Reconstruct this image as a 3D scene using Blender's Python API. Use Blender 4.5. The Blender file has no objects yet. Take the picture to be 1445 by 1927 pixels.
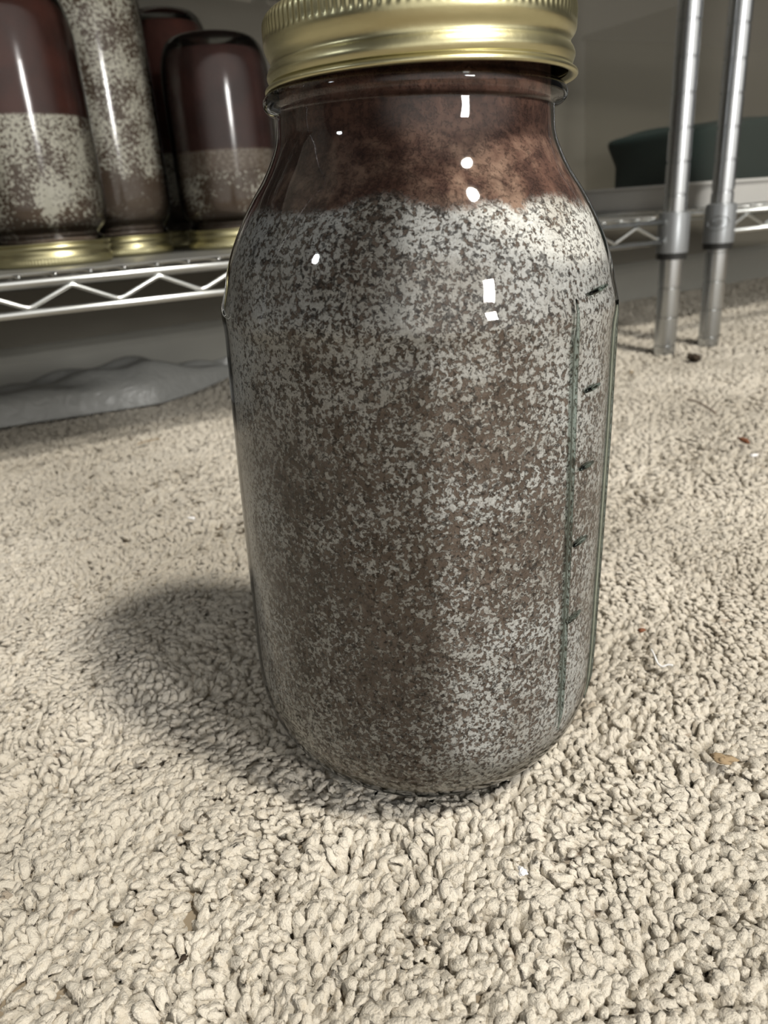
import bpy, math, random
import numpy as np
from mathutils import Vector, Matrix

SC = bpy.context.scene
COL = SC.collection
PI = math.pi
rng = np.random.default_rng(7)
random.seed(7)

# ------------------------------------------------------------------ camera
FPX = 1400.0
PITCH, ROLL = math.radians(22.0), math.radians(4.0)
FW = Vector((0, math.cos(PITCH), -math.sin(PITCH)))
U0 = Vector((0, math.sin(PITCH), math.cos(PITCH)))
X0 = Vector((1, 0, 0))
RT = math.cos(ROLL) * X0 - math.sin(ROLL) * U0
UP = math.cos(ROLL) * U0 + math.sin(ROLL) * X0
CAM = Vector((-0.01397, -0.23792, 0.18118))
cd = bpy.data.cameras.new('camera')
cam = bpy.data.objects.new('camera', cd)
COL.objects.link(cam)
m = Matrix((RT, UP, -FW)).transposed().to_4x4()
m.translation = CAM
cam.matrix_world = m
cd.sensor_fit = 'VERTICAL'
cd.sensor_height = 36.0
cd.lens = FPX / 1927.0 * 36.0
cd.clip_start = 0.01
cd.dof.use_dof = True
cd.dof.focus_distance = 0.215
cd.dof.aperture_fstop = 18.0
SC.camera = cam

# ------------------------------------------------------------------ world, lights, exposure
w = bpy.data.worlds.new('world'); SC.world = w; w.use_nodes = True
bg = w.node_tree.nodes['Background']
bg.inputs[0].default_value = (1.0, 0.965, 0.90, 1)
# dim hallway all round, brighter towards the lit room in front and to the right
_t = w.node_tree
_g = _t.nodes.new('ShaderNodeTexCoord'); _d = _t.nodes.new('ShaderNodeVectorMath'); _d.operation = 'DOT_PRODUCT'
_d.inputs[1].default_value = Vector((.45, -.89, .04)).normalized()
_t.links.new(_g.outputs['Generated'], _d.inputs[0])
_r = _t.nodes.new('ShaderNodeMapRange'); _r.interpolation_type = 'SMOOTHERSTEP'
_r.inputs[1].default_value = .35; _r.inputs[2].default_value = 1.0; _r.inputs[3].default_value = .045; _r.inputs[4].default_value = 1.3
_t.links.new(_d.outputs['Value'], _r.inputs[0]); _t.links.new(_r.outputs[0], bg.inputs[1])

def area(name, loc, target, size, power, color):
    ld = bpy.data.lights.new(name, 'AREA'); ld.shape = 'DISK'; ld.size = size
    ld.energy = power; ld.color = color
    o = bpy.data.objects.new(name, ld); COL.objects.link(o)
    o.location = loc
    o.rotation_euler = (Vector(target) - Vector(loc)).to_track_quat('-Z', 'Y').to_euler()
    return o
area('ceiling_lamp', (1.05, -0.74, 2.15), (0, 0.1, 0.05), 0.24, 57.0, (1.0, 0.945, 0.84))
area('hall_lamp', (-1.6, -0.6, 1.3), (0, 0.1, 0.1), 0.16, 3.0, (0.9, 0.95, 1.0))
fl_ = area('front_fill_light', (0.78, -1.05, 0.55), (0.0, 0.0, 0.10), 0.10, 8.0, (1.0, 0.98, 0.94))
fl_.data.shape = 'RECTANGLE'; fl_.data.size = .14; fl_.data.size_y = .18      # small fill light added to brighten the front of the jar
SC.view_settings.view_transform = 'Standard'
SC.view_settings.look = 'None'
SC.view_settings.exposure = 0.0
SC.view_settings.gamma = 1.0
SC.view_settings.use_curve_mapping = False
SC.cycles.use_denoising = True
SC.cycles.max_bounces = 12
SC.cycles.transparent_max_bounces = 16
SC.cycles.transmission_bounces = 10
SC.cycles.diffuse_bounces = 3
SC.cycles.caustics_reflective = False

# ------------------------------------------------------------------ helpers
def put(name, me, mat=None, parent=None):
    o = bpy.data.objects.new(name, me); COL.objects.link(o)
    if mat is not None: me.materials.append(mat)
    if parent is not None: o.parent = parent
    return o

def tag(o, label=None, cat=None, group=None, kind=None):
    if label: o['label'] = label
    if cat: o['category'] = cat
    if group: o['group'] = group
    if kind: o['kind'] = kind
    return o

def thing(name, loc, label, cat, group=None, rot=(0, 0, 0)):
    o = bpy.data.objects.new(name, None); COL.objects.link(o)
    o.location = loc; o.rotation_euler = rot; o.empty_display_size = .02
    return tag(o, label, cat, group)

class MB:
    def __init__(s): s.v = []; s.f = []
    def add(s, v, f):
        k = len(s.v); s.v += [tuple(p) for p in v]; s.f += [tuple(i + k for i in q) for q in f]; return s
    def box(s, lo, hi, M=None):
        c = [Vector((x, y, z)) for x in (lo[0], hi[0]) for y in (lo[1], hi[1]) for z in (lo[2], hi[2])]
        if M is not None: c = [M @ p for p in c]
        return s.add(c, [(0,1,3,2),(4,6,7,5),(0,4,5,1),(2,3,7,6),(0,2,6,4),(1,5,7,3)])
    def tube(s, pts, r, n=10, caps=True):
        pts = [Vector(p) for p in pts]; V = []; F = []
        T = [(pts[min(i+1, len(pts)-1)] - pts[max(i-1, 0)]).normalized() for i in range(len(pts))]
        a = T[0].orthogonal().normalized()
        for i, p in enumerate(pts):
            a = (a - T[i] * a.dot(T[i])).normalized(); b = T[i].cross(a)
            rr = r[i] if hasattr(r, '__len__') else r
            for k in range(n):
                t = 2*PI*k/n; V.append(p + rr * (math.cos(t)*a + math.sin(t)*b))
        for i in range(len(pts)-1):
            for k in range(n):
                k2 = (k+1) % n
                F.append((i*n+k, i*n+k2, (i+1)*n+k2, (i+1)*n+k))
        if caps:
            F.append(tuple(range(n))[::-1]); F.append(tuple((len(pts)-1)*n+k for k in range(n)))
        return s.add(V, F)
    def lathe(s, prof, n=96, fr=None, fz=None):
        V = []; F = []; rows = []
        for (r, z) in prof:
            if r < 1e-7:
                rows.append([len(V)]); V.append((0, 0, z))
            else:
                row = []
                for k in range(n):
                    t = 2*PI*k/n
                    rr = r + (fr(t, z) if fr else 0); zz = z + (fz(t, z) if fz else 0)
                    row.append(len(V)); V.append((rr*math.cos(t), rr*math.sin(t), zz))
                rows.append(row)
        for A, B in zip(rows, rows[1:]):
            for k in range(n):
                k2 = (k+1) % n
                if len(A) == 1 and len(B) == 1: continue
                if len(A) == 1: F.append((A[0], B[k2], B[k]))
                elif len(B) == 1: F.append((A[k], A[k2], B[0]))
                else: F.append((A[k], A[k2], B[k2], B[k]))
        return s.add(V, F)
    def mesh(s, name, smooth=True, angle=None):
        me = bpy.data.meshes.new(name); me.from_pydata(s.v, [], s.f); me.update()
        if smooth:
            me.polygons.foreach_set('use_smooth', [True]*len(me.polygons))
            if angle: me.set_sharp_from_angle(angle=math.radians(angle))
        return me
    def build(s, name, mat, parent=None, smooth=True, angle=None):
        return put(name, s.mesh(name, smooth, angle), mat, parent)

def smooth_prof(pts, sub=5):
    """Catmull-Rom through the profile points"""
    P = [pts[0]] + list(pts) + [pts[-1]]; out = []
    for i in range(1, len(P)-2):
        p0, p1, p2, p3 = P[i-1], P[i], P[i+1], P[i+2]
        for j in range(sub):
            t = j/sub
            out.append(tuple(.5*((2*p1[k]) + (-p0[k]+p2[k])*t + (2*p0[k]-5*p1[k]+4*p2[k]-p3[k])*t*t
                       + (-p0[k]+3*p1[k]-3*p2[k]+p3[k])*t**3) for k in (0, 1)))
    out.append(tuple(pts[-1]))
    return [(max(r, 0.0), z) for r, z in out]

class NT:
    def __init__(s, name):
        s.m = bpy.data.materials.new(name); s.m.use_nodes = True
        s.t = s.m.node_tree; s.t.nodes.clear()
        s.out = s.n('ShaderNodeOutputMaterial')
    def n(s, typ, **kw):
        o = s.t.nodes.new(typ)
        for k, v in kw.items(): setattr(o, k, v)
        return o
    def l(s, a, b): s.t.links.new(a, b)
    def val(s, sock, v):
        if hasattr(v, 'is_output'): s.l(v, sock)
        elif isinstance(v, (tuple, list)) and len(v) == 3 and sock.type == 'RGBA': sock.default_value = (*v, 1)
        else: sock.default_value = v
    def math(s, op, a, b=0.0, c=None, clamp=False):
        o = s.n('ShaderNodeMath', operation=op, use_clamp=clamp)
        s.val(o.inputs[0], a); s.val(o.inputs[1], b)
        if c is not None: s.val(o.inputs[2], c)
        return o.outputs[0]
    def noise(s, vec, scale, detail=2.0, rough=.5, dist=0.0):
        o = s.n('ShaderNodeTexNoise'); s.l(vec, o.inputs['Vector'])
        o.inputs['Scale'].default_value = scale; o.inputs['Detail'].default_value = detail
        o.inputs['Roughness'].default_value = rough; o.inputs['Distortion'].default_value = dist
        return o.outputs['Fac']
    def ramp(s, v, a, b, clamp=True):
        o = s.n('ShaderNodeMapRange'); s.val(o.inputs[0], v)
        s.val(o.inputs[1], a); s.val(o.inputs[2], b)
        o.interpolation_type = 'SMOOTHSTEP'
        return o.outputs[0]
    def mix(s, f, a, b):
        o = s.n('ShaderNodeMix', data_type='RGBA'); s.val(o.inputs[0], f)
        s.val(o.inputs[6], a); s.val(o.inputs[7], b); return o.outputs[2]
    def obj(s): return s.n('ShaderNodeTexCoord').outputs['Object']
    def principled(s, **kw):
        o = s.n('ShaderNodeBsdfPrincipled')
        for k, v in kw.items(): s.val(o.inputs[k.replace('_', ' ')], v)
        s.l(o.outputs[0], s.out.inputs[0]); return o
    def bump(s, h, strength, dist):
        o = s.n('ShaderNodeBump'); s.l(h, o.inputs['Height'])
        o.inputs['Strength'].default_value = strength; o.inputs['Distance'].default_value = dist
        return o.outputs[0]

# ------------------------------------------------------------------ materials
def mat_wall(name, c, bump=.15):
    t = NT(name); v = t.obj()
    p = t.principled(Base_Color=t.mix(t.noise(v, 6, 3), tuple(x*.93 for x in c), c), Roughness=.85)
    t.l(t.bump(t.noise(v, 260, 3), bump, .001), p.inputs['Normal']); return t.m
def mat_plain(name, c, rough=.5, metal=0.0, **kw):
    t = NT(name); v = t.obj()
    t.principled(Base_Color=t.mix(t.noise(v, 40, 2), tuple(x*.92 for x in c), c), Roughness=rough, Metallic=metal, **kw); return t.m
M_WALL = mat_wall('wall_paint', (.19, .178, .15))
M_TRIM = mat_plain('trim_paint', (.36, .355, .32), .45)
M_CHROME = mat_plain('chrome', (.58, .60, .62), .24, 1.0)
M_WIRE = mat_plain('zinc_wire', (.70, .72, .72), .25, 1.0)
M_BLACK = mat_plain('black_sleeve', (.012, .012, .012), .5)
M_COLLAR = mat_plain('grey_collar', (.30, .315, .33), .35, .6)

def mat_gold(name, c, rough):
    t = NT(name); v = t.obj()
    n = t.noise(v, 500, 3)
    r = t.math('MULTIPLY_ADD', t.noise(v, 90, 3), .14, rough-.07)
    p = t.principled(Base_Color=t.mix(t.noise(v, 60, 3), tuple(x*.9 for x in c), c), Roughness=r, Metallic=1.0)
    t.l(t.bump(n, .12, .0003), p.inputs['Normal']); return t.m
M_GOLD = mat_gold('gold_lid_metal', (.56, .52, .315), .34)

def mat_glass_fake(name, tint=(.96, .975, .97), fac=1.0, rough=.035):
    """thin clear glass wall: what passes straight through plus a Fresnel reflection"""
    t = NT(name)
    tr = t.n('ShaderNodeBsdfTransparent'); gl = t.n('ShaderNodeBsdfGlossy')
    gl.inputs['Roughness'].default_value = rough
    lw = t.n('ShaderNodeLayerWeight'); lw.inputs[0].default_value = .35
    tr_c = t.mix(t.ramp(lw.outputs['Facing'], .55, 1.0), tint, tuple(x*.72 for x in tint))
    t.l(tr_c, tr.inputs[0])
    fr = t.n('ShaderNodeFresnel'); fr.inputs[0].default_value = 1.5
    v = t.obj()
    b = t.bump(t.noise(v, 70, 2), .10, .0006)
    t.l(b, gl.inputs['Normal'])
    mx = t.n('ShaderNodeMixShader'); t.l(t.math('MULTIPLY', fr.outputs[0], fac), mx.inputs[0])
    t.l(tr.outputs[0], mx.inputs[1]); t.l(gl.outputs[0], mx.inputs[2])
    t.l(mx.outputs[0], t.out.inputs[0]); return t.m
def mat_glass_real(name, c=(.93, .98, .96)):
    t = NT(name); g = t.n('ShaderNodeBsdfGlass'); g.inputs[0].default_value = (*c, 1)
    g.inputs['IOR'].default_value = 1.5; g.inputs['Roughness'].default_value = 0.02
    v = t.obj(); t.l(t.bump(t.noise(v, 70, 2), .15, .0005), g.inputs['Normal'])
    t.l(g.outputs[0], t.out.inputs[0]); return t.m
M_GLASS = mat_glass_fake('clear_jar_glass')
M_GLASS_HAZY = mat_glass_fake('dusty_jar_glass', rough=.13)
M_EMB = mat_glass_real('embossed_glass', (.74, .80, .78))
M_HEEL = mat_glass_real('heel_glass', (.55, .68, .62))

# --- main jar contents: brown grain with white growth, more of it at the shoulder
def mat_substrate_main():
    t = NT('colonised_grain'); v = t.obj()
    sx = t.n('ShaderNodeSeparateXYZ'); t.l(v, sx.inputs[0]); X, Y, Z = sx.outputs
    n_f = t.noise(v, 740, 4, .66, .25)
    n_m = t.noise(v, 170, 3, .6, .4)
    n_b = t.noise(v, 38, 3, .6, .5)
    n_l = t.noise(v, 14, 2)
    # how much white: shoulder band high, belly low, right hand and foot middling
    sh = t.ramp(Z, .108, .184)
    right = t.ramp(X, -.02, .055)
    left = t.ramp(X, -.035, -.058)
    foot = t.ramp(Z, .05, .012)
    bias = t.math('MULTIPLY_ADD', sh, .068, .002)
    bias = t.math('MULTIPLY_ADD', right, .035, bias)
    bias = t.math('MULTIPLY_ADD', left, .045, bias)
    bias = t.math('MULTIPLY_ADD', foot, .02, bias)
    bias = t.math('MULTIPLY_ADD', t.math('SUBTRACT', n_l, .5), .16, bias)
    s = t.math('MULTIPLY_ADD', t.math('SUBTRACT', n_m, .5), .22, n_f)
    s = t.math('MULTIPLY_ADD', t.math('SUBTRACT', n_b, .5), .17, s)
    s = t.math('ADD', s, bias)
    white = t.ramp(s, .480, .560)
    # dark pits
    pits = t.ramp(t.noise(v, 560, 2, .5, .8), t.math('MULTIPLY_ADD', sh, -.045, .60), t.math('MULTIPLY_ADD', sh, -.045, .66))
    brown = t.mix(t.ramp(n_m, .35, .65), (.16, .115, .088), (.27, .205, .165))
    brown = t.mix(t.ramp(t.noise(v, 800, 1), .55, .7), brown, (.05, .036, .028))
    wc = t.mix(t.ramp(n_b, .35, .62), (.62, .58, .53), (.86, .84, .81))
    wc = t.mix(t.math('MULTIPLY', t.ramp(t.noise(v, 1400, 2, .6), .42, .65), .35), wc, (.38, .33, .28))
    c = t.mix(white, brown, wc)
    c = t.mix(t.math('MULTIPLY', pits, .75), c, (.05, .04, .034))
    # the thick clear foot of the glass: the grain only shows as a smooth tone there
    c = t.mix(t.math('MULTIPLY', t.ramp(t.math('MULTIPLY_ADD', t.math('SUBTRACT', n_b, .5), .010, Z), .0155, .0115), .8), c, (.27, .24, .19))
    # bare red-brown soil above the growth, uneven edge
    edge = t.math('MULTIPLY_ADD', t.math('SUBTRACT', n_b, .5), .012, Z)
    edge = t.math('MULTIPLY_ADD', t.math('SUBTRACT', n_l, .5), .008, edge)
    edge = t.math('MULTIPLY_ADD', t.math('SUBTRACT', n_f, .5), .006, edge)
    soil = t.ramp(edge, .1815, .1845)
    fuzz = t.math('MULTIPLY', t.ramp(t.math('MULTIPLY_ADD', n_b, .6, t.math('MULTIPLY', n_m, .5)), .52, .75), t.ramp(Z, .207, .188))
    sc_ = t.mix(t.ramp(n_m, .3, .7), (.060, .024, .016), (.15, .070, .048))
    sc_ = t.mix(t.math('MULTIPLY', fuzz, .8), sc_, (.36, .235, .17))
    c = t.mix(soil, c, sc_)
    p = t.principled(Base_Color=c, Roughness=.9)
    h = t.math('ADD', t.math('MULTIPLY', white, .6), n_f)
    t.l(t.bump(h, .8, .0011), p.inputs['Normal']); return t.m
M_SUB = mat_substrate_main()

def mat_substrate_layers(name, seed, z_soil, z_mid, z_low, whit=.0, soil=(.085, .022, .014)):
    """z measured up from the shelf: brown grain, white growth, red-brown soil on top (the jar stands on its lid)"""
    t = NT(name); v0 = t.obj()
    mp = t.n('ShaderNodeMapping'); mp.inputs['Location'].default_value = (seed*.37, seed*.21, 0); t.l(v0, mp.inputs[0]); v = mp.outputs[0]
    sx = t.n('ShaderNodeSeparateXYZ'); t.l(v0, sx.inputs[0]); Z = sx.outputs[2]
    n_f = t.noise(v, 400, 3, .6, .5); n_b = t.noise(v, 40, 3)
    s = t.math('MULTIPLY_ADD', t.math('SUBTRACT', n_b, .5), .5, n_f)
    zz = t.math('MULTIPLY_ADD', t.math('SUBTRACT', n_b, .5), .03, Z)
    body = t.math('MULTIPLY', t.ramp(zz, z_low, z_low+.02), .13)
    s = t.math('ADD', s, t.math('ADD', body, whit-.09))
    white = t.ramp(s, .49, .58)
    brown = t.mix(n_b, (.085, .055, .036), (.15, .10, .07))
    c = t.mix(white, brown, (.70, .66, .56))
    low = t.ramp(zz, z_low, z_low-.012)
    c = t.mix(t.math('MULTIPLY', low, .85), c, (.12, .085, .062))
    if z_mid > 0:
        c = t.mix(t.math('MULTIPLY', t.ramp(zz, z_mid, z_mid+.004), .8), c, (.17, .12, .09))
    top = t.ramp(t.math('MULTIPLY_ADD', t.math('SUBTRACT', n_f, .5), .006, Z), z_soil-.001, z_soil+.001)
    sc_ = t.mix(t.ramp(n_b, .3, .7), tuple(x*.55 for x in soil), soil)
    c = t.mix(top, c, sc_)
    p = t.principled(Base_Color=c, Roughness=.9)
    t.l(t.bump(s, .5, .001), p.inputs['Normal']); return t.m

# ------------------------------------------------------------------ room
# carpet floor, back wall along the line (WA -> WB)
WA = Vector((-.41, .64, 0)); WD = Vector((.85, .527, 0)).normalized(); WN = Vector((-WD.y, WD.x, 0))
def wallpt(s, off, z): p = WA + WD*s - WN*off; return Vector((p.x, p.y, z))

def mat_carpet(name, dark=False):
    t = NT(name); v = t.obj()
    n1 = t.noise(v, 9, 3); n2 = t.noise(v, 330, 2)
    a, b = ((.60, .55, .465), (.74, .685, .59))
    c = t.mix(t.ramp(n1, .35, .65), a, b)
    c = t.mix(t.math('MULTIPLY', t.ramp(n2, .5, .75), .5), c, (.50, .43, .33))
    # grubby stains
    st = t.ramp(t.noise(v, 26, 3, .6, .8), .66, .76)
    c = t.mix(t.math('MULTIPLY', st, .55), c, (.34, .27, .19))
    sp_ = t.ramp(t.noise(v, 120, 2, .5, .5), .70, .76)
    c = t.mix(t.math('MULTIPLY', sp_, .6), c, (.22, .15, .09))
    if dark: c = (.30, .245, .175)
    p = t.principled(Base_Color=c, Roughness=1.0, Sheen_Weight=.15, Sheen_Roughness=.6)
    h = t.math('ADD', t.noise(v, 1500, 3, .7), t.math('MULTIPLY', t.noise(v, 620, 2), 1.2))
    if not dark: t.l(t.bump(h, .9, .0007), p.inputs['Normal'])
    return t.m
M_CARPET = mat_carpet('carpet_yarn'); M_BACKING = mat_carpet('carpet_backing', True)

def lowfreq(x, y):
    return (np.sin(x*61+1.3)*np.cos(y*53+.4) + .7*np.sin(x*23-y*37+2) + .6*np.sin(x*118+y*97)*np.cos(y*131-x*40))/2.3

fl = MB(); nx, ny = 60, 60
V = []
for j in range(ny+1):
    for i in range(nx+1):
        x = -1.8 + 4.4*i/nx; y = -.9 + 3.9*j/ny
        V.append((x, y, -.0062))
fl.add(V, [(j*(nx+1)+i, j*(nx+1)+i+1, (j+1)*(nx+1)+i+1, (j+1)*(nx+1)+i) for j in range(ny) for i in range(nx)])
tag(fl.build('floor', M_BACKING), kind='structure')

JB = Vector((-.0037, 0, -.0012))           # foot of the big jar
def carpet(zones):
    allv = []; allf = []; base = 0
    for (x0, x1, y0, y1, sp, R, L, rings, seg, keep) in zones:
        xs, ys = np.meshgrid(np.arange(x0, x1, sp), np.arange(y0, y1, sp*.87))
        xs = xs + (np.arange(xs.shape[0]) % 2)[:, None]*sp*.5
        x = xs.ravel() + rng.uniform(-.42, .42, xs.size)*sp; y = ys.ravel() + rng.uniform(-.42, .42, xs.size)*sp
        k = keep(x, y); x = x[k]; y = y[k]; N = len(x)
        h = lowfreq(x, y)
        cs = .0078                                              # tufts bunch together in clumps
        ci, cj = np.floor(x/cs), np.floor(y/cs); bd2 = np.full(N, 9.); ba = np.zeros(N); bx = np.zeros(N); by = np.zeros(N)
        for di in (-1, 0, 1):
            for dj in (-1, 0, 1):
                a_ = ci+di; b_ = cj+dj
                h1 = np.modf(np.abs(np.sin(a_*127.1+b_*311.7)*43758.5453))[0]; h2 = np.modf(np.abs(np.sin(a_*269.5+b_*183.3)*24634.6345))[0]
                cx = (a_+.15+.7*h1)*cs; cy = (b_+.15+.7*h2)*cs
                dd = np.hypot(x-cx, (y-cy)*1.25)/cs; k_ = dd < bd2
                bd2 = np.where(k_, dd, bd2); ba = np.where(k_, (h1*7+h2*13) % 1, ba); bx = np.where(k_, cx, bx); by = np.where(k_, cy, by)
        h = h + 1.1 - 2.6*np.clip(bd2, 0, .8)**1.5 + .8*(ba-.5) + rng.normal(0, .25, N)
        # direction field: pile brushed in swirls, plus each tuft's own mind
        ang = 2.2*np.sin(x*31+.7)*np.cos(y*27+1.1) + 1.3*np.sin(x*73-y*59) + rng.normal(0, .6, N) + .5 + 2.4*(ba-.5)
        mean = .72 + .28*np.sin(x*19+1.0)*np.cos(y*16-.6) - .30*np.clip((x-.03)*8, -1, 1)*np.exp(-((y+.02)/.11)**2)
        lean = np.clip(rng.normal(0, .30, N)+mean, .05, 1.4)           # radians from upright
        sc = rng.uniform(.75, 1.3, N); rr = R*rng.uniform(.75, 1.25, N)
        bend = rng.normal(.3, .4, N)
        flat = rng.uniform(.7, 1.0, N)
        tt = np.linspace(0, 1, rings)
        P = np.zeros((N, rings, 3)); cur = np.stack([x, y, -.0066 + .0013*h + np.zeros(N)], 1)
        T = np.zeros((N, rings, 3))
        for i in range(rings):
            le = np.clip(lean + bend*(tt[i]-.3)*1.6, 0, 1.75); az = ang + bend*tt[i]*1.2
            d = np.stack([np.sin(le)*np.cos(az), np.sin(le)*np.sin(az), np.cos(le)], 1)
            T[:, i] = d
            if i: cur = cur + d*(L*sc/(rings-1))[:, None]
            P[:, i] = cur
        prof = np.array([.7, 1.0, 1.08, .98, .62]) if rings == 5 else np.interp(tt, [0, .3, .6, .85, 1], [.7, 1, 1.08, .9, .4])
        side = np.cross(T, np.array([0, 0, 1.])[None, None]); side /= np.linalg.norm(side, axis=2, keepdims=True)+1e-9
        up = np.cross(side, T)
        th = np.linspace(0, 2*np.pi, seg, endpoint=False)
        lump = 1 + .30*rng.standard_normal((N, rings, seg))
        V = P[:, :, None] + (rr[:, None]*prof[None])[:, :, None, None]*lump[..., None]*(np.cos(th)[None, None, :, None]*side[:, :, None] + flat[:, None, None, None]*np.sin(th)[None, None, :, None]*up[:, :, None])
        tip = P[:, -1] + T[:, -1]*(rr*.5)[:, None]
        V = np.concatenate([V.reshape(N, rings*seg, 3), tip[:, None]], 1)
        # keep the pile out of the jar and press it down round the foot
        vd = np.hypot(V[..., 0]-JB.x, V[..., 1]-JB.y)
        V[..., 2] = np.where(vd < .046, np.minimum(V[..., 2], -.0022), V[..., 2])
        cap = (-.0009 + .0011*lowfreq(x*1.3+.2, y*1.1) + .0007*(ba-.5))[:, None]      # trodden flat in places
        kk = .0007; q_ = (V[..., 2]-cap)/kk
        V[..., 2] = cap - kk*np.log1p(np.exp(np.clip(-q_, -30, 30)))
        nv = rings*seg+1
        f = []
        for i in range(rings-1):
            for k_ in range(seg):
                k2 = (k_+1) % seg
                f.append((i*seg+k_, i*seg+k2, (i+1)*seg+k2, (i+1)*seg+k_))
        tr = [((rings-1)*seg+k_, (rings-1)*seg+(k_+1) % seg, rings*seg) for k_ in range(seg)]
        off = base + np.arange(N)*nv
        Q = (np.array(f)[None]+off[:, None, None]).reshape(-1, 4); TR = (np.array(tr)[None]+off[:, None, None]).reshape(-1, 3)
        allv.append(V.reshape(-1, 3)); allf.append((Q, TR)); base += N*nv
    V = np.concatenate(allv).astype(np.float32)
    Q = np.concatenate([a for a, b in allf]); TR = np.concatenate([b for a, b in allf])
    me = bpy.data.meshes.new('carpet_pile')
    me.vertices.add(len(V)); me.vertices.foreach_set('co', V.ravel())
    loops = np.concatenate([Q.ravel(), TR.ravel()]).astype(np.int32)
    me.loops.add(len(loops)); me.loops.foreach_set('vertex_index', loops)
    starts = np.concatenate([np.arange(len(Q))*4, len(Q)*4+np.arange(len(TR))*3]).astype(np.int32)
    me.polygons.add(len(starts)); me.polygons.foreach_set('loop_start', starts)
    me.polygons.foreach_set('use_smooth', np.ones(len(starts), bool))
    me.update(calc_edges=True)
    return me
def inside(x, y):      # in front of the wall
    return (-(x-WA.x)*WD.y + (y-WA.y)*WD.x) < -.012
zA = lambda x, y: (np.abs(x+.014) < .17+.62*(y+.24)) & inside(x, y)
def zB(x, y): return (y >= .20) & (np.abs(x+.014) < .15+.66*(y+.24)) & inside(x, y)
def zC(x, y): return (y >= .62) & (np.abs(x+.014) < .2+.72*(y+.24)) & inside(x, y)
def zS(x, y): return ~((np.abs(x+.014) < .17+.62*(y+.24))) & inside(x, y)
pile = put('carpet_pile', carpet([
    (-.50, .50, -.19, .20, .0022, .00145, .0062, 5, 9, zA),
    (-.75, .75, .20, .62, .0034, .0019, .0074, 4, 6, zB),
    (-1.1, 1.3, .62, 1.75, .0065, .0036, .0085, 4, 5, zC),
    (-.9, .9, -.32, .62, .0075, .0042, .0085, 4, 5, zS),
]), M_CARPET)
tag(pile, 'beige nubbly cut-pile carpet tufts covering the floor', 'carpet', kind='stuff')

# walls
wb = MB()
wb.add([wallpt(-2, 0, -.01), wallpt(3.2, 0, -.01), wallpt(3.2, 0, 2.4), wallpt(-2, 0, 2.4),
        wallpt(-2, -.1, -.01), wallpt(3.2, -.1, -.01), wallpt(3.2, -.1, 2.4), wallpt(-2, -.1, 2.4)],
       [(0,1,2,3), (5,4,7,6), (0,3,7,4), (1,5,6,2), (3,2,6,7), (0,4,5,1)])
tag(wb.build('wall_back', M_WALL, smooth=False), kind='structure')
bb = MB()
prof = [(0, -.006), (.013, -.006), (.013, .048), (.010, .056), (.004, .062), (0, .064)]
V = []; F = []
for s_ in (-2, 3.2):
    for (o_, z_) in prof: V.append(wallpt(s_, o_, z_))
n_ = len(prof)
for i in range(n_-1): F.append((i, i+1, n_+i+1, n_+i))
F.append(tuple(range(n_))); F.append(tuple(n_+i for i in range(n_))[::-1])
bb.add(V, F)
tag(bb.build('baseboard_back', M_TRIM, smooth=False), kind='structure')

# ------------------------------------------------------------------ canning jars
def lid_mesh(rib=True):
    """gold screw band, z=0 at its rolled lower edge, 18.5 mm tall (sizes in metres)"""
    mm = .001
    pr = [(42.0, 1.2), (43.0, .2), (44.1, 0.0), (44.7, .5), (44.5, 1.2), (43.6, 1.7), (43.0, 2.3), (43.4, 3.4), (43.8, 4.8), (43.3, 6.2), (42.5, 7.4),
          (42.6, 8.6), (43.4, 9.8), (43.9, 11.0), (43.95, 13.0), (43.95, 15.6), (43.6, 17.0), (42.6, 18.2), (41.2, 18.6), (39.6, 18.5), (38.8, 18.1), (38.6, 17.4)]
    pr = smooth_prof(pr, 4)
    pr = [(r*mm, z*mm) for r, z in pr]
    n = 720
    def fr(t, z):
        if z < .0118 or z > .0180: return 0
        a = min(1, (z-.0118)/.001)*min(1, (.0180-z)/.0008)
        return -.00032*a*(.5-.5*math.cos(t*120))
    def fz(t, z):                       # the thread winds up round the band
        a = max(0, min(1, (z-.0022)/.001))*max(0, min(1, (.0105-z)/.002))
        return a*.0011*math.sin(t+.5)
    mb = MB().lathe(pr, n, fr, fz); mb.v = [(x*.965, y*.965, z) for x, y, z in mb.v]; return mb
def disc_mesh():
    mm = .001
    pr = [(0, 17.7), (24, 17.7), (25, 17.4), (33, 17.4), (34, 17.8), (38.0, 17.8), (39.3, 17.2), (39.5, 16.2)]
    return MB().lathe([(r*mm*.965, z*mm) for r, z in pr], 96)

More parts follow.
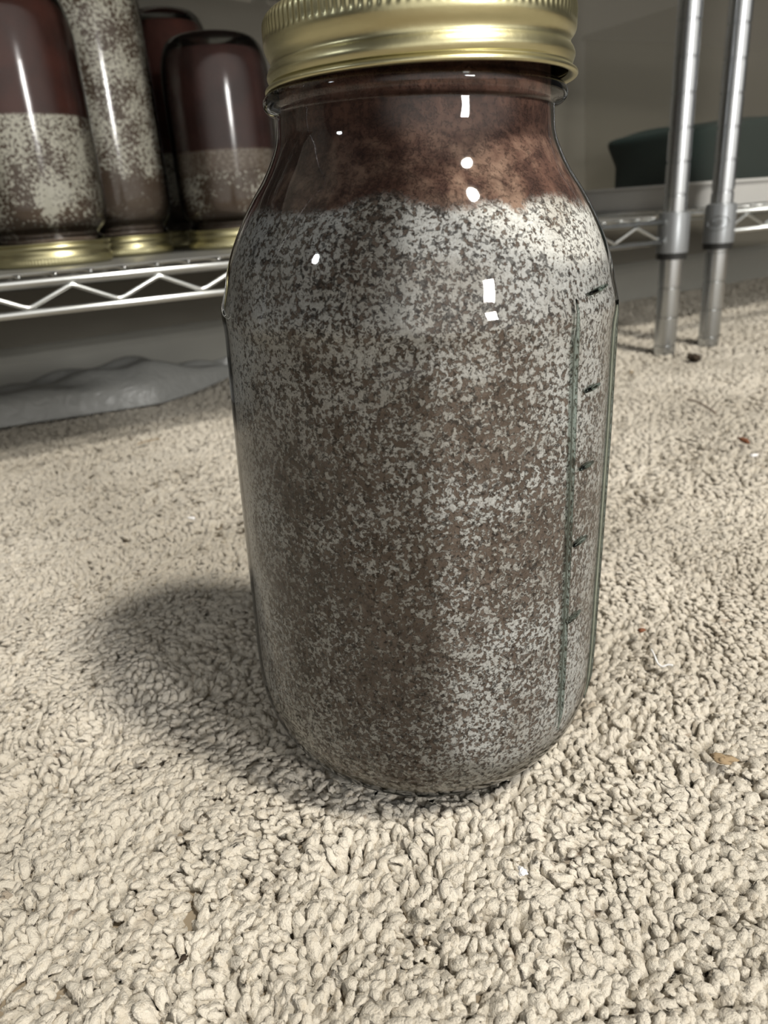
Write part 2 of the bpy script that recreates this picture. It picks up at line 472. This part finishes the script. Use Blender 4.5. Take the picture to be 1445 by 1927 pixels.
MM = .001
JPROF = [(0, 3.2), (22, 3.0), (31, 1.8), (36, .3), (40.5, .2), (44.5, 1.7), (49.2, 5.4), (53.2, 10.4), (56.8, 17), (59.2, 25), (60.2, 34), (60.4, 48),
         (60.3, 70), (60.2, 95), (60.0, 120), (59.6, 140), (59.5, 150), (59.8, 154), (59.6, 157), (58.2, 162), (56.7, 168), (54.4, 174), (51.4, 180), (47.8, 186),
         (44.0, 191.5), (41.3, 196.5), (39.6, 201), (39.1, 206), (39.2, 207.4), (41.2, 208.2), (42.3, 209.6), (42.2, 211.2), (41.0, 212.4), (39.3, 213.2), (38.6, 215), (38.6, 226)]
QPROF = [(0, 3.2), (20, 3.0), (27, 1.8), (31, .6), (35.0, 1.6), (39.5, 5.5), (43.2, 13), (45.9, 24), (47.4, 36), (48.2, 50),
         (48.5, 70), (48.5, 100), (48.5, 130), (48.5, 155), (48.4, 172), (48.0, 184), (46.8, 193), (44.0, 199.5), (41.0, 203),
         (39.6, 204.8), (39.1, 206.3), (39.2, 207.4), (41.2, 208.2), (42.3, 209.6), (42.2, 211.2), (41.0, 212.4), (39.3, 213.2), (38.6, 215), (38.6, 226)]
def glass_lathe(n=128, sy=1.0, P=JPROF):
    pr = smooth_prof(P, 4)
    return MB().lathe([(r*MM, z*MM*sy) for r, z in pr], n)
def fill_lathe(off, n=160, z0=6.5, z1=222, sy=1.0, P=JPROF):
    """what is in the jar: follows the inside of the glass"""
    inner = [(r-off, z) for r, z in P if z0 <= z <= z1 and r > 30 and not (206.5 < z < 214)]
    pr = [(0, z0), (34, z0), (inner[0][0]-4, z0+.3)] + inner + [(38.6-off, z1), (0, z1)]
    lin = [pr[0], pr[1]] + smooth_prof(pr[2:-1], 4) + [pr[-1]]
    return MB().lathe([(r*MM, z*MM*sy) for r, z in lin], n)

# the big jar in front
jar = thing('canning_jar', JB, 'large clear glass jar of white-speckled brown grain standing upright on the carpet', 'jar',
            rot=(0, math.radians(1.7), 0))
glass = glass_lathe(192).build('glass', M_GLASS, jar)
sub = fill_lathe(1.1, 256).build('substrate', M_SUB, jar); sub['label'] = 'brown grain overgrown with white speckles'
band = lid_mesh().build('screw_band', M_GOLD, jar)
band.location = (.0017, 0, .2132); band.rotation_euler = (0, math.radians(-1.1), 0)
disc = disc_mesh().build('lid_disc', M_GOLD, jar); disc.location = (.0017, 0, .2132); disc.rotation_euler = (0, math.radians(-1.1), 0)
band['label'] = 'ribbed gold metal screw band'
MB().lathe([(r*MM, z*MM) for r, z in smooth_prof([(40.0, .0), (43.6, .9), (45.6, 2.0), (46.3, 3.0), (45.2, 3.1), (43.0, 2.2), (40.0, .9), (40.0, .0)], 3)], 160).build('glass_heel', M_HEEL, jar)
# pressed measuring panel on the right-hand side: two long ribs and cup marks
def surf_r(z):
    zs = [p[1] for p in JPROF[4:]]; rs = [p[0] for p in JPROF[4:]]
    return float(np.interp(z, zs, rs))
def on_glass(phi_deg, z, lift=0.0):
    a = math.radians(phi_deg) - PI/2
    r = (surf_r(z)+lift)*MM
    return (r*math.cos(a), r*math.sin(a), z*MM)
JM = Matrix.Translation(JB) @ Matrix.Rotation(math.radians(1.7), 4, 'Y')
JI = JM.inverted()
def find_on_glass(px, py):
    """angle and height on the jar wall under one point of the photograph"""
    o = JI @ CAM; d = ((JI.to_3x3()) @ ((FW*FPX + RT*(px-722.5) + UP*(963.5-py))/FPX))
    s_ = .12
    while s_ < .30:
        p = o + d*s_
        if math.hypot(p.x, p.y) < surf_r(p.z/MM)*MM: break
        s_ += .0002
    return math.degrees(math.atan2(p.y, p.x)) + 90, p.z/MM
pA, zA_ = find_on_glass(1082, 562); pB, zB_ = find_on_glass(1048, 1372)
ribs = [(pA, pB, zB_, zA_, .75), (pA+26, pA+26, 24, zA_-3, .80)]
for (p1, p0, z0, z1, rr) in ribs:
    rad = [rr*MM*min(1, .25+(i if i < 20 else 39-i)*.25) for i in range(40)]
    MB().tube([on_glass(p0+(p1-p0)*i/39, z0+(z1-z0)*i/39, .30) for i in range(40)], rad, 10).build('panel_rib', M_EMB, jar)
for (ax, ay, bx, by) in [(1108, 553, 1140, 536), (1100, 737, 1126, 722), (1090, 884, 1114, 868), (1078, 1028, 1102, 1008), (1066, 1172, 1090, 1148)]:
    (p0, z0), (p1, z1) = find_on_glass(ax, ay), find_on_glass(bx, by)
    MB().tube([on_glass(p0+(p1-p0)*i/11, z0+(z1-z0)*i/11, .20) for i in range(12)], [.75*MM*(.55+.45*math.sin(PI*i/11)) for i in range(12)], 8).build('cup_mark', M_EMB, jar)

# ------------------------------------------------------------------ wire shelving
S0 = Vector((-.28, .33, 0)); S1 = Vector((.339, .664, 0))      # front rail line of the lower shelf, S1 = right front post
SD = (S1-S0).normalized(); SN = Vector((-SD.y, SD.x, 0))
ZS = .149

def post(root, loc, h, name='post'):
    pr = [(0, -.004), (.0122, -.004), (.0125, -.002)]
    z = .010
    while z < h-.02:
        pr += [(.0126, z-.0040), (.0126, z-.0015), (.0114, z-.0009), (.0114, z+.0009), (.0126, z+.0015), (.0126, z+.0040)]; z += .0333
    pr += [(.0126, h-.002), (.012, h), (0, h)]
    o = MB().lathe(pr, 40).build(name, M_CHROME, root, angle=20); o.location = loc
    return o
def collar(root, loc, z):
    pr = [(.0128, z-.036), (.0176, z-.036), (.0172, z+.004), (.0160, z+.007), (.0128, z+.008)]
    o = MB().lathe(pr, 48).build('collar', M_COLLAR, root, angle=40); o.location = loc
    s_ = MB().lathe([(.0128, z-.043), (.0166, z-.043), (.0168, z-.036), (.0128, z-.036)], 40).build('sleeve', M_BLACK, o, angle=40)
    return o
def wire_shelf(root, A, B, depth, z, decks=True):
    """front truss from A to B, back rail, side rails and deck wires"""
    D = (B-A).normalized(); N = Vector((-D.y, D.x, 0)); L = (B-A).length
    sh = bpy.data.objects.new('wire_shelf', None); COL.objects.link(sh); sh.parent = root
    up = Vector((0, 0, 1))
    g = .016
    for o_ in (0, depth):
        MB().tube([A+D*g+N*o_+up*z, B-D*g+N*o_+up*z], .0030, 12).build('top_rail', M_WIRE, sh)
        MB().tube([A+D*g+N*o_+up*(z-.0215), B-D*g+N*o_+up*(z-.0215)], .0030, 12).build('bottom_rail', M_WIRE, sh)
    for o_ in (g, L-g):
        MB().tube([A+D*o_+N*g+up*z, A+D*o_+N*(depth-g)+up*z], .0030, 12).build('side_rail', M_WIRE, sh)
    per = .066; n_ = int((L-2*g)/per*2)
    for o_ in (-.0012, depth):
        pts = []
        for i in range(n_+1):
            s_ = L-g-.012-i*per/2
            zc = z-.004 if i % 2 else z-.0178
            q = A+D*s_+N*o_
            for e in (-.0035, 0, .0035):
                pts.append(q - D*e + up*(zc + (-1 if i % 2 else 1)*abs(e)*.35))
        MB().tube(pts, .0019, 8).build('zigzag_wire', M_WIRE, sh)
    if decks:
        mb = MB(); k = 0
        s_ = g+.012
        while s_ < L-g:
            mb.tube([A+D*s_+N*.002+up*(z+.0042), A+D*s_+N*(depth-.002)+up*(z+.0042)], .0015, 6); s_ += .0254
        mb.build('deck_wires', M_WIRE, sh)['kind'] = 'stuff'
        for o_ in (.12, .24):
            MB().tube([A+D*g+N*o_+up*(z+.0008), B-D*g+N*o_+up*(z+.0008)], .0022, 8).build('cross_wire', M_WIRE, sh)
    return sh

DEP = .33
LEFT_END = S1 - SD*1.20
unit = thing('shelving_unit', (0, 0, 0), 'chrome wire shelving unit holding the upside-down jars behind the large jar', 'shelf')
for p_ in (S1, S1+SN*DEP):
    post(unit, p_, 1.2); collar(unit, p_, ZS+.002)
for p_ in (LEFT_END, LEFT_END+SN*DEP): post(unit, p_, 1.2); collar(unit, p_, ZS+.002)
wire_shelf(unit, LEFT_END, S1, DEP, ZS)
wire_shelf(unit, LEFT_END, S1, DEP, .45)
M_BOARD = mat_plain('board', (.25, .24, .22), .7)
def board(A, B, over, z, label):  # out-of-view board, added only to cast shade on what stands below
    D = (B-A).normalized(); N = Vector((-D.y, D.x, 0))
    q = [A+D*.03-N*over, B-D*.03-N*over, B-D*.03+N*(DEP-.02), A+D*.03+N*(DEP-.02)]
    if over < .03: q = [A+D*.03+N*.02, B-D*.03+N*.02, B-D*.03+N*(DEP-.02), A+D*.03+N*(DEP-.02)]
    mb = MB(); mb.add([Vector((p.x, p.y, zz)) for zz in (z+.0065, z+.0125) for p in q], [(3,2,1,0), (4,5,6,7), (0,1,5,4), (1,2,6,5), (2,3,7,6), (3,0,4,7)])
    return tag(mb.build('shade_board', M_BOARD, smooth=False), label, 'board')
board(LEFT_END, S1, .10, .45, 'wide unseen grey board added on the upper wire shelf to shade the upside-down jars')

lm = MB(); q = [LEFT_END+SD*.04+SN*.004, S1-SD*.03+SN*.004, S1-SD*.03+SN*(DEP-.02), LEFT_END+SD*.04+SN*(DEP-.02)]
lm.add([Vector((p.x, p.y, zz)) for zz in (ZS+.0059, ZS+.0068) for p in q], [(3,2,1,0), (4,5,6,7), (0,1,5,4), (1,2,6,5), (2,3,7,6), (3,0,4,7)])
tag(lm.build('shelf_liner', mat_plain('liner_plastic', (.20, .20, .19), .35), smooth=False), 'thin grey plastic liner on the wire shelf under the upside-down jars', 'shelf liner')

# second unit beside it
S2 = Vector((.408, .700, 0)); D2 = SD.copy(); N2 = Vector((-D2.y, D2.x, 0))
unit2 = thing('shelving_unit', (0, 0, 0), 'chrome wire shelving unit at the right edge with a stamped grey collar on its post', 'shelf')
E2 = S2 + D2*.9
for p_ in (S2, S2+N2*DEP, E2, E2+N2*DEP): post(unit2, p_, 1.2)
for p_ in (S2+N2*DEP, E2, E2+N2*DEP): collar(unit2, p_, ZS+.007)
c2 = collar(unit2, S2, ZS+.007); c2['label'] = 'grey collar stamped NSF in an oval'
wire_shelf(unit2, S2, E2, DEP, ZS+.004)
wire_shelf(unit2, S2, E2, DEP, .64)
board(S2, E2, 0, .64, 'unseen grey board added on the upper wire shelf to shade the cloudy bin')
# NSF stamp on the collar facing the room
def stamp():
    zc = ZS-.006; aim = math.atan2(CAM.y-S2.y, CAM.x-S2.x) - .12
    cu = bpy.data.curves.new('stamp', 'FONT'); cu.body = 'NSF'; cu.size = .0085; cu.align_x = 'CENTER'; cu.align_y = 'CENTER'
    cu.extrude = .0007; cu.offset = .0001
    tmp = bpy.data.objects.new('stamp_tmp', cu); COL.objects.link(tmp)
    bpy.context.view_layer.update()
    me = bpy.data.meshes.new_from_object(tmp.evaluated_get(bpy.context.evaluated_depsgraph_get()))
    bpy.data.objects.remove(tmp)
    R_ = .0174
    for v in me.vertices:
        a = aim + v.co.x/R_; r = R_ + .0004 + v.co.z
        v.co = Vector((r*math.cos(a), r*math.sin(a), zc + v.co.y))
    me.materials.clear()
    o = put('stamp_letters', me, M_COLLAR, c2)
    pts = []
    for i in range(41):
        t = 2*PI*i/40
        a = aim + .0125*math.cos(t)/R_
        pts.append((( R_+.0002)*math.cos(a), (R_+.0002)*math.sin(a), zc + .0078*math.sin(t)))
    MB().tube(pts, .0006, 6).build('stamp_oval', M_COLLAR, c2)
stamp()

# ------------------------------------------------------------------ jars standing on their lids on the shelf
def at(px, py, depth):
    return CAM + (FW*FPX + RT*(px-722.5) + UP*(963.5-py))/FPX*depth
def on_shelf(px, depth, z=ZS+.0070):
    a = at(px, 500, depth); return Vector((a.x, a.y, z))

def upside_jar(loc, mat, label, sy=1.0, sr=1.0, rz=0.0):
    r_ = thing('canning_jar', loc, label, 'jar', 'jars standing upside down on the wire shelf', rot=(0, 0, rz))
    H = .2132*sy + .0186
    def flip(mb): mb.v = [(x*sr, y*sr, H-z) for x, y, z in mb.v]; mb.f = [f[::-1] for f in mb.f]; return mb
    flip(glass_lathe(96, sy, QPROF)).build('glass', M_GLASS_HAZY, r_)
    flip(fill_lathe(1.8, 128, z0=13/sy, sy=sy, P=QPROF)).build('substrate', mat, r_)
    b = lid_mesh(); b.v = [(x*sr, y*sr, z+.2132*sy) for x, y, z in b.v]; flip(b).build('screw_band', M_GOLD, r_)
    d = disc_mesh(); d.v = [(x*sr, y*sr, z+.2132*sy) for x, y, z in d.v]; flip(d).build('lid_disc', M_GOLD, r_)
    return r_
m1 = mat_substrate_layers('layers_front', 1, .112, 0, .036, .02)
m2 = mat_substrate_layers('layers_tall', 2, .60, 0, .060, -.012)
m3 = mat_substrate_layers('layers_far', 3, .089, .066, .038, -.03, (.06, .02, .016))
m4 = mat_substrate_layers('layers_rear', 4, .10, 0, .04, .0)
upside_jar(on_shelf(104, .655), m1, 'upside-down jar at the left edge, red-brown soil above a pale speckled layer', sy=.88, sr=1.08, rz=.5)
upside_jar(on_shelf(247, .765), m2, 'tallest narrow upside-down jar, speckled all the way up, second from the left edge', sy=1.10, sr=1.03, rz=2)
upside_jar(on_shelf(452, .790), m3, 'upside-down jar with dark red soil, seen beside the gold lid of the large jar', sy=.80, sr=1.08, rz=4)
upside_jar(on_shelf(374, .92), m4, 'upside-down jar in shade, only its dark top showing behind the others', sy=1.05, sr=1.0, rz=1)

# ------------------------------------------------------------------ plastic bag under the shelf
def mat_film(name, c, alpha, rough=.25):
    t = NT(name); v = t.obj()
    p = t.principled(Base_Color=t.mix(t.noise(v, 20, 3), tuple(x*.8 for x in c), c), Roughness=rough, Alpha=alpha)
    t.l(t.bump(t.noise(v, 60, 3, .6, 1.0), .5, .004), p.inputs['Normal']); return t.m
M_BAG = mat_film('grey_plastic', (.34, .345, .335), 1.0, .30)
A_ = Vector((-.60, .395, 0)); B_ = Vector((-.205, .60, 0))
bd = (B_-A_).normalized(); bn = Vector((-bd.y, bd.x, 0)); bl = (B_-A_).length
nu, nv = 90, 36
V = []; F = []
def bagpt(u, v, top):
    # pillow outline: tapers to a crumpled tail at the right end
    wdt = .125*(1 if u < .78 else max(.12, 1-(u-.78)/.22*.95))
    tail = max(0, (u-.78)/.22)
    h = .037*math.sin(PI*v**.6)**.5*(min(1, (1-u)/.22)**.6)*(.95+.12*math.sin(u*9+1)+.10*math.sin(v*7+u*15))
    wr = .0035*math.sin(u*46+v*9)*math.sin(PI*v) + .003*math.sin(v*21+u*13)*math.sin(PI*v)
    p = A_ + bd*(u*bl*1.12) + bn*((v-.0)*wdt + .02*math.sin(u*5)*(.5) + tail*.05)
    z = .0012 + (max(.0006, h+wr) if top else 0) + tail**2*.030*(1 if top or True else 0)*(.4+.6*v)
    return (p.x, p.y, z)
for top in (1, 0):
    for j in range(nv+1):
        for i in range(nu+1): V.append(bagpt(i/nu, j/nv, top))
st_ = (nu+1)*(nv+1)
for j in range(nv):
    for i in range(nu):
        a = j*(nu+1)+i
        F.append((a, a+1, a+nu+2, a+nu+1)); F.append((st_+a, st_+a+nu+1, st_+a+nu+2, st_+a+1))
bag = MB(); bag.add(V, F)
tag(bag.build('plastic_bag', M_BAG), 'limp grey plastic bag lying on the carpet under the wire shelf', 'bag')

# ------------------------------------------------------------------ storage bin and green tub at the right, behind the posts
def rounded_box_shell(mb, cx, cy, wx, wy, z0, z1, r, thick, taper=0.0, lip=0.0, D=Vector((1,0,0))):
    N = Vector((-D.y, D.x, 0))
    def ring(w_, h_, rad, z):
        pts = []
        for (sx, sy, a0) in ((1, 1, 0), (-1, 1, PI/2), (-1, -1, PI), (1, -1, 3*PI/2)):
            for k in range(7):
                a = a0 + PI/2*k/6
                x = sx*(w_/2-rad)+rad*math.cos(a); y = sy*(h_/2-rad)+rad*math.sin(a)
                p = Vector((cx, cy, 0)) + D*x + N*y; pts.append((p.x, p.y, z))
        return pts
    rings = [ring(wx, wy, r, z0), ring(wx+taper, wy+taper, r, z1)]
    if lip: rings += [ring(wx+taper+lip, wy+taper+lip, r+lip/2, z1+.001), ring(wx+taper+lip, wy+taper+lip, r+lip/2, z1+.004), ring(wx+taper-2*thick, wy+taper-2*thick, r-thick, z1+.004)]
    rings += [ring(wx+taper-2*thick, wy+taper-2*thick, r-thick, z1), ring(wx-2*thick, wy-2*thick, r-thick, z0+thick)]
    n_ = len(rings[0]); V = []; F = []
    for q in rings: V += q
    for i in range(len(rings)-1):
        for k in range(n_):
            k2 = (k+1) % n_; F.append((i*n_+k, i*n_+k2, (i+1)*n_+k2, (i+1)*n_+k))
    F.append(tuple(range(n_))[::-1]); F.append(tuple((len(rings)-1)*n_+k for k in range(n_)))
    mb.add(V, F)
M_WHITE = mat_plain('white_tray_plastic', (.50, .50, .49), .4)
M_GREEN = mat_plain('dark_green_fabric', (.001, .015, .014), .9)
def mat_clear_bin():
    t = NT('cloudy_bin_plastic')
    tr = t.n('ShaderNodeBsdfTransparent'); tr.inputs[0].default_value = (.93, .93, .92, 1)
    df = t.n('ShaderNodeBsdfDiffuse'); df.inputs[0].default_value = (.50, .46, .42, 1)
    mx = t.n('ShaderNodeMixShader'); mx.inputs[0].default_value = .025
    t.l(tr.outputs[0], mx.inputs[1]); t.l(df.outputs[0], mx.inputs[2]); t.l(mx.outputs[0], t.out.inputs[0]); return t.m
M_BIN = mat_clear_bin()
def u2(a, b): return S2 + D2*a + N2*b
bc = u2(.43, .172); BD = D2
b1 = MB(); rounded_box_shell(b1, bc.x, bc.y, .80, .255, ZS+.0105, ZS+.036, .02, .003, .006, .006, BD)
tray = b1.build('white_tray', M_WHITE, angle=40)
tag(tray, 'shallow white plastic tray standing on the shelf behind the two chrome posts', 'tray')
b2 = MB(); rounded_box_shell(b2, bc.x, bc.y, .77, .235, ZS+.0140, ZS+.235, .03, .002, .012, .008, BD)
cb = b2.build('storage_bin', M_BIN, angle=40)
tag(cb, 'cloudy see-through storage bin around the dark green bundle, in the white tray', 'bin')
g_ = MB()
gc = u2(.30, .172)
V = []; F = []; nu, nv = 72, 36
for j in range(nv+1):
    ph = -PI/2 + PI*j/nv
    for i in range(nu):
        th = 2*PI*i/nu
        e = .2
        def se(c): return math.copysign(abs(c)**e, c)
        x = .225*se(math.cos(ph))*se(math.cos(th)); y = .090*se(math.cos(ph))*se(math.sin(th)); z = .051*se(math.sin(ph))
        if z > 0: z *= 1 + .16*(x/.22) + .05*math.sin(x*40) + .04*math.sin(y*60+x*25)
        x += .012*math.sin(z*50+y*30); y += .003*math.sin(x*70)
        p = u2(.29+x, .172+y)
        V.append((p.x, p.y, ZS+.018+.051+z))
for j in range(nv):
    for i in range(nu):
        i2 = (i+1) % nu; F.append((j*nu+i, j*nu+i2, (j+1)*nu+i2, (j+1)*nu+i))
g_.add(V, F)
tag(g_.build('green_bundle', M_GREEN), 'dark green rounded bundle lying inside the cloudy bin at the right', 'bundle')

# ------------------------------------------------------------------ crumbs and lint on the carpet
def floor_at(px, py, z=.0016):
    d = (FW*FPX + RT*(px-722.5) + UP*(963.5-py))/FPX
    s_ = (z-CAM.z)/d.z; return CAM + d*s_
def blob(name, px, py, size, mat, label, cat, group=None, sq=(1, .7, .45), seed=0, z=.0016):
    r_ = random.Random(seed); p = floor_at(px, py, z)
    ph = [r_.uniform(0, 6.28) for _ in range(6)]
    V = []; F = []; nu, nv = 20, 12
    for j in range(nv+1):
        a = -PI/2 + PI*j/nv
        for i in range(nu):
            b = 2*PI*i/nu
            k = 1 + .22*math.sin(3*b+ph[0])*math.cos(a) + .18*math.sin(5*b+4*a+ph[1]) + .12*math.sin(7*a+2*b+ph[2])
            V.append((size*sq[0]*k*math.cos(a)*math.cos(b), size*sq[1]*k*math.cos(a)*math.sin(b), size*sq[2]*k*math.sin(a)))
    for j in range(nv):
        for i in range(nu):
            i2 = (i+1) % nu; F.append((j*nu+i, j*nu+i2, (j+1)*nu+i2, (j+1)*nu+i))
    mb = MB(); mb.add(V, F); o = mb.build(name, mat); o.location = p; o.rotation_euler = (r_.uniform(-.3, .3), r_.uniform(-.3, .3), r_.uniform(0, 3))
    return tag(o, label, cat, group)
def fibre(name, pts, r, mat, label, cat, group=None, z=.0024):
    P_ = [floor_at(x, y, z) for x, y in pts]
    o = MB().tube([p for p in smooth3([Vector((p.x, p.y, z + .0006*math.sin(i*1.7))) for i, p in enumerate(P_)])], r, 7).build(name, mat)
    return tag(o, label, cat, group)
def smooth3(P, sub=5):
    Q = [P[0]]+P+[P[-1]]; out = []
    for i in range(1, len(Q)-2):
        for j in range(sub):
            t = j/sub; p0, p1, p2, p3 = Q[i-1:i+3]
            out.append(.5*((2*p1)+(p2-p0)*t+(2*p0-5*p1+4*p2-p3)*t*t+(3*p1-p0-3*p2+p3)*t**3))
    out.append(P[-1]); return out
M_CRUMB = mat_plain('dark_crumb', (.035, .022, .012), .9)
M_RUST = mat_plain('rust_crumb', (.20, .075, .035), .9)
M_TAN = mat_plain('tan_crumb', (.34, .25, .15), .9)
M_LINT = mat_plain('white_lint', (.95, .95, .96), .7)
blob('dirt_crumb', 1307, 673, .0085, M_CRUMB, 'dark brown clump of dirt on the carpet in front of the two posts', 'dirt', None, (1, .75, .45), 1, .003)
blob('dirt_crumb', 1401, 829, .0038, M_RUST, 'rust-brown crumb on the carpet near the right edge', 'dirt', None, (1.4, .6, .4), 2, .003)
blob('dirt_crumb', 1188, 700, .0028, M_TAN, 'small tan crumb on the carpet below the nearer chrome post', 'dirt', None, (1.2, .6, .4), 3, .003)
blob('dirt_crumb', 1207, 1186, .0016, M_RUST, 'reddish crumb on the carpet right of the large jar, above the white thread', 'dirt', None, (.8, 1.3, .5), 4, .0026)
blob('dirt_crumb', 1362, 1428, .0026, M_TAN, 'flat tan flake in the carpet at lower right', 'dirt', None, (1.5, .7, .35), 5, .0026)
blob('dirt_crumb', 345, 1803, .0011, M_CRUMB, 'tiny dark speck in the carpet at lower left', 'dirt', None, (1.2, .7, .5), 6, .0024)
blob('lint_piece', 1418, 857, .0026, M_LINT, 'white flake beside the rust-brown crumb near the right edge', 'lint', None, (1.1, .7, .4), 7, .003)
blob('lint_piece', 983, 1640, .0014, M_LINT, 'round white bit of lint on the carpet in front of the large jar', 'lint', None, (1, .9, .6), 8, .003)
blob('lint_piece', 361, 975, .0016, M_LINT, 'white bit of lint on the carpet left of the large jar', 'lint', None, (.7, 1.5, .5), 9, .003)
fibre('white_thread', [(1225, 1222), (1231, 1236), (1237, 1247), (1246, 1252), (1256, 1252), (1266, 1254)], .00042, M_LINT, 'curled white thread lying on the carpet right of the large jar', 'thread')
fibre('grey_twig', [(1293, 752), (1310, 757), (1330, 766), (1347, 777)], .0010, mat_plain('grey_twig_mat', (.26, .21, .17), .9), 'thin grey sliver on the carpet below the dark clump', 'twig', z=.0026)
fibre('pale_straw', [(258, 836), (278, 831), (300, 825)], .0006, M_TAN, 'pale straw-like sliver on the carpet in front of the plastic bag', 'straw', z=.0028)
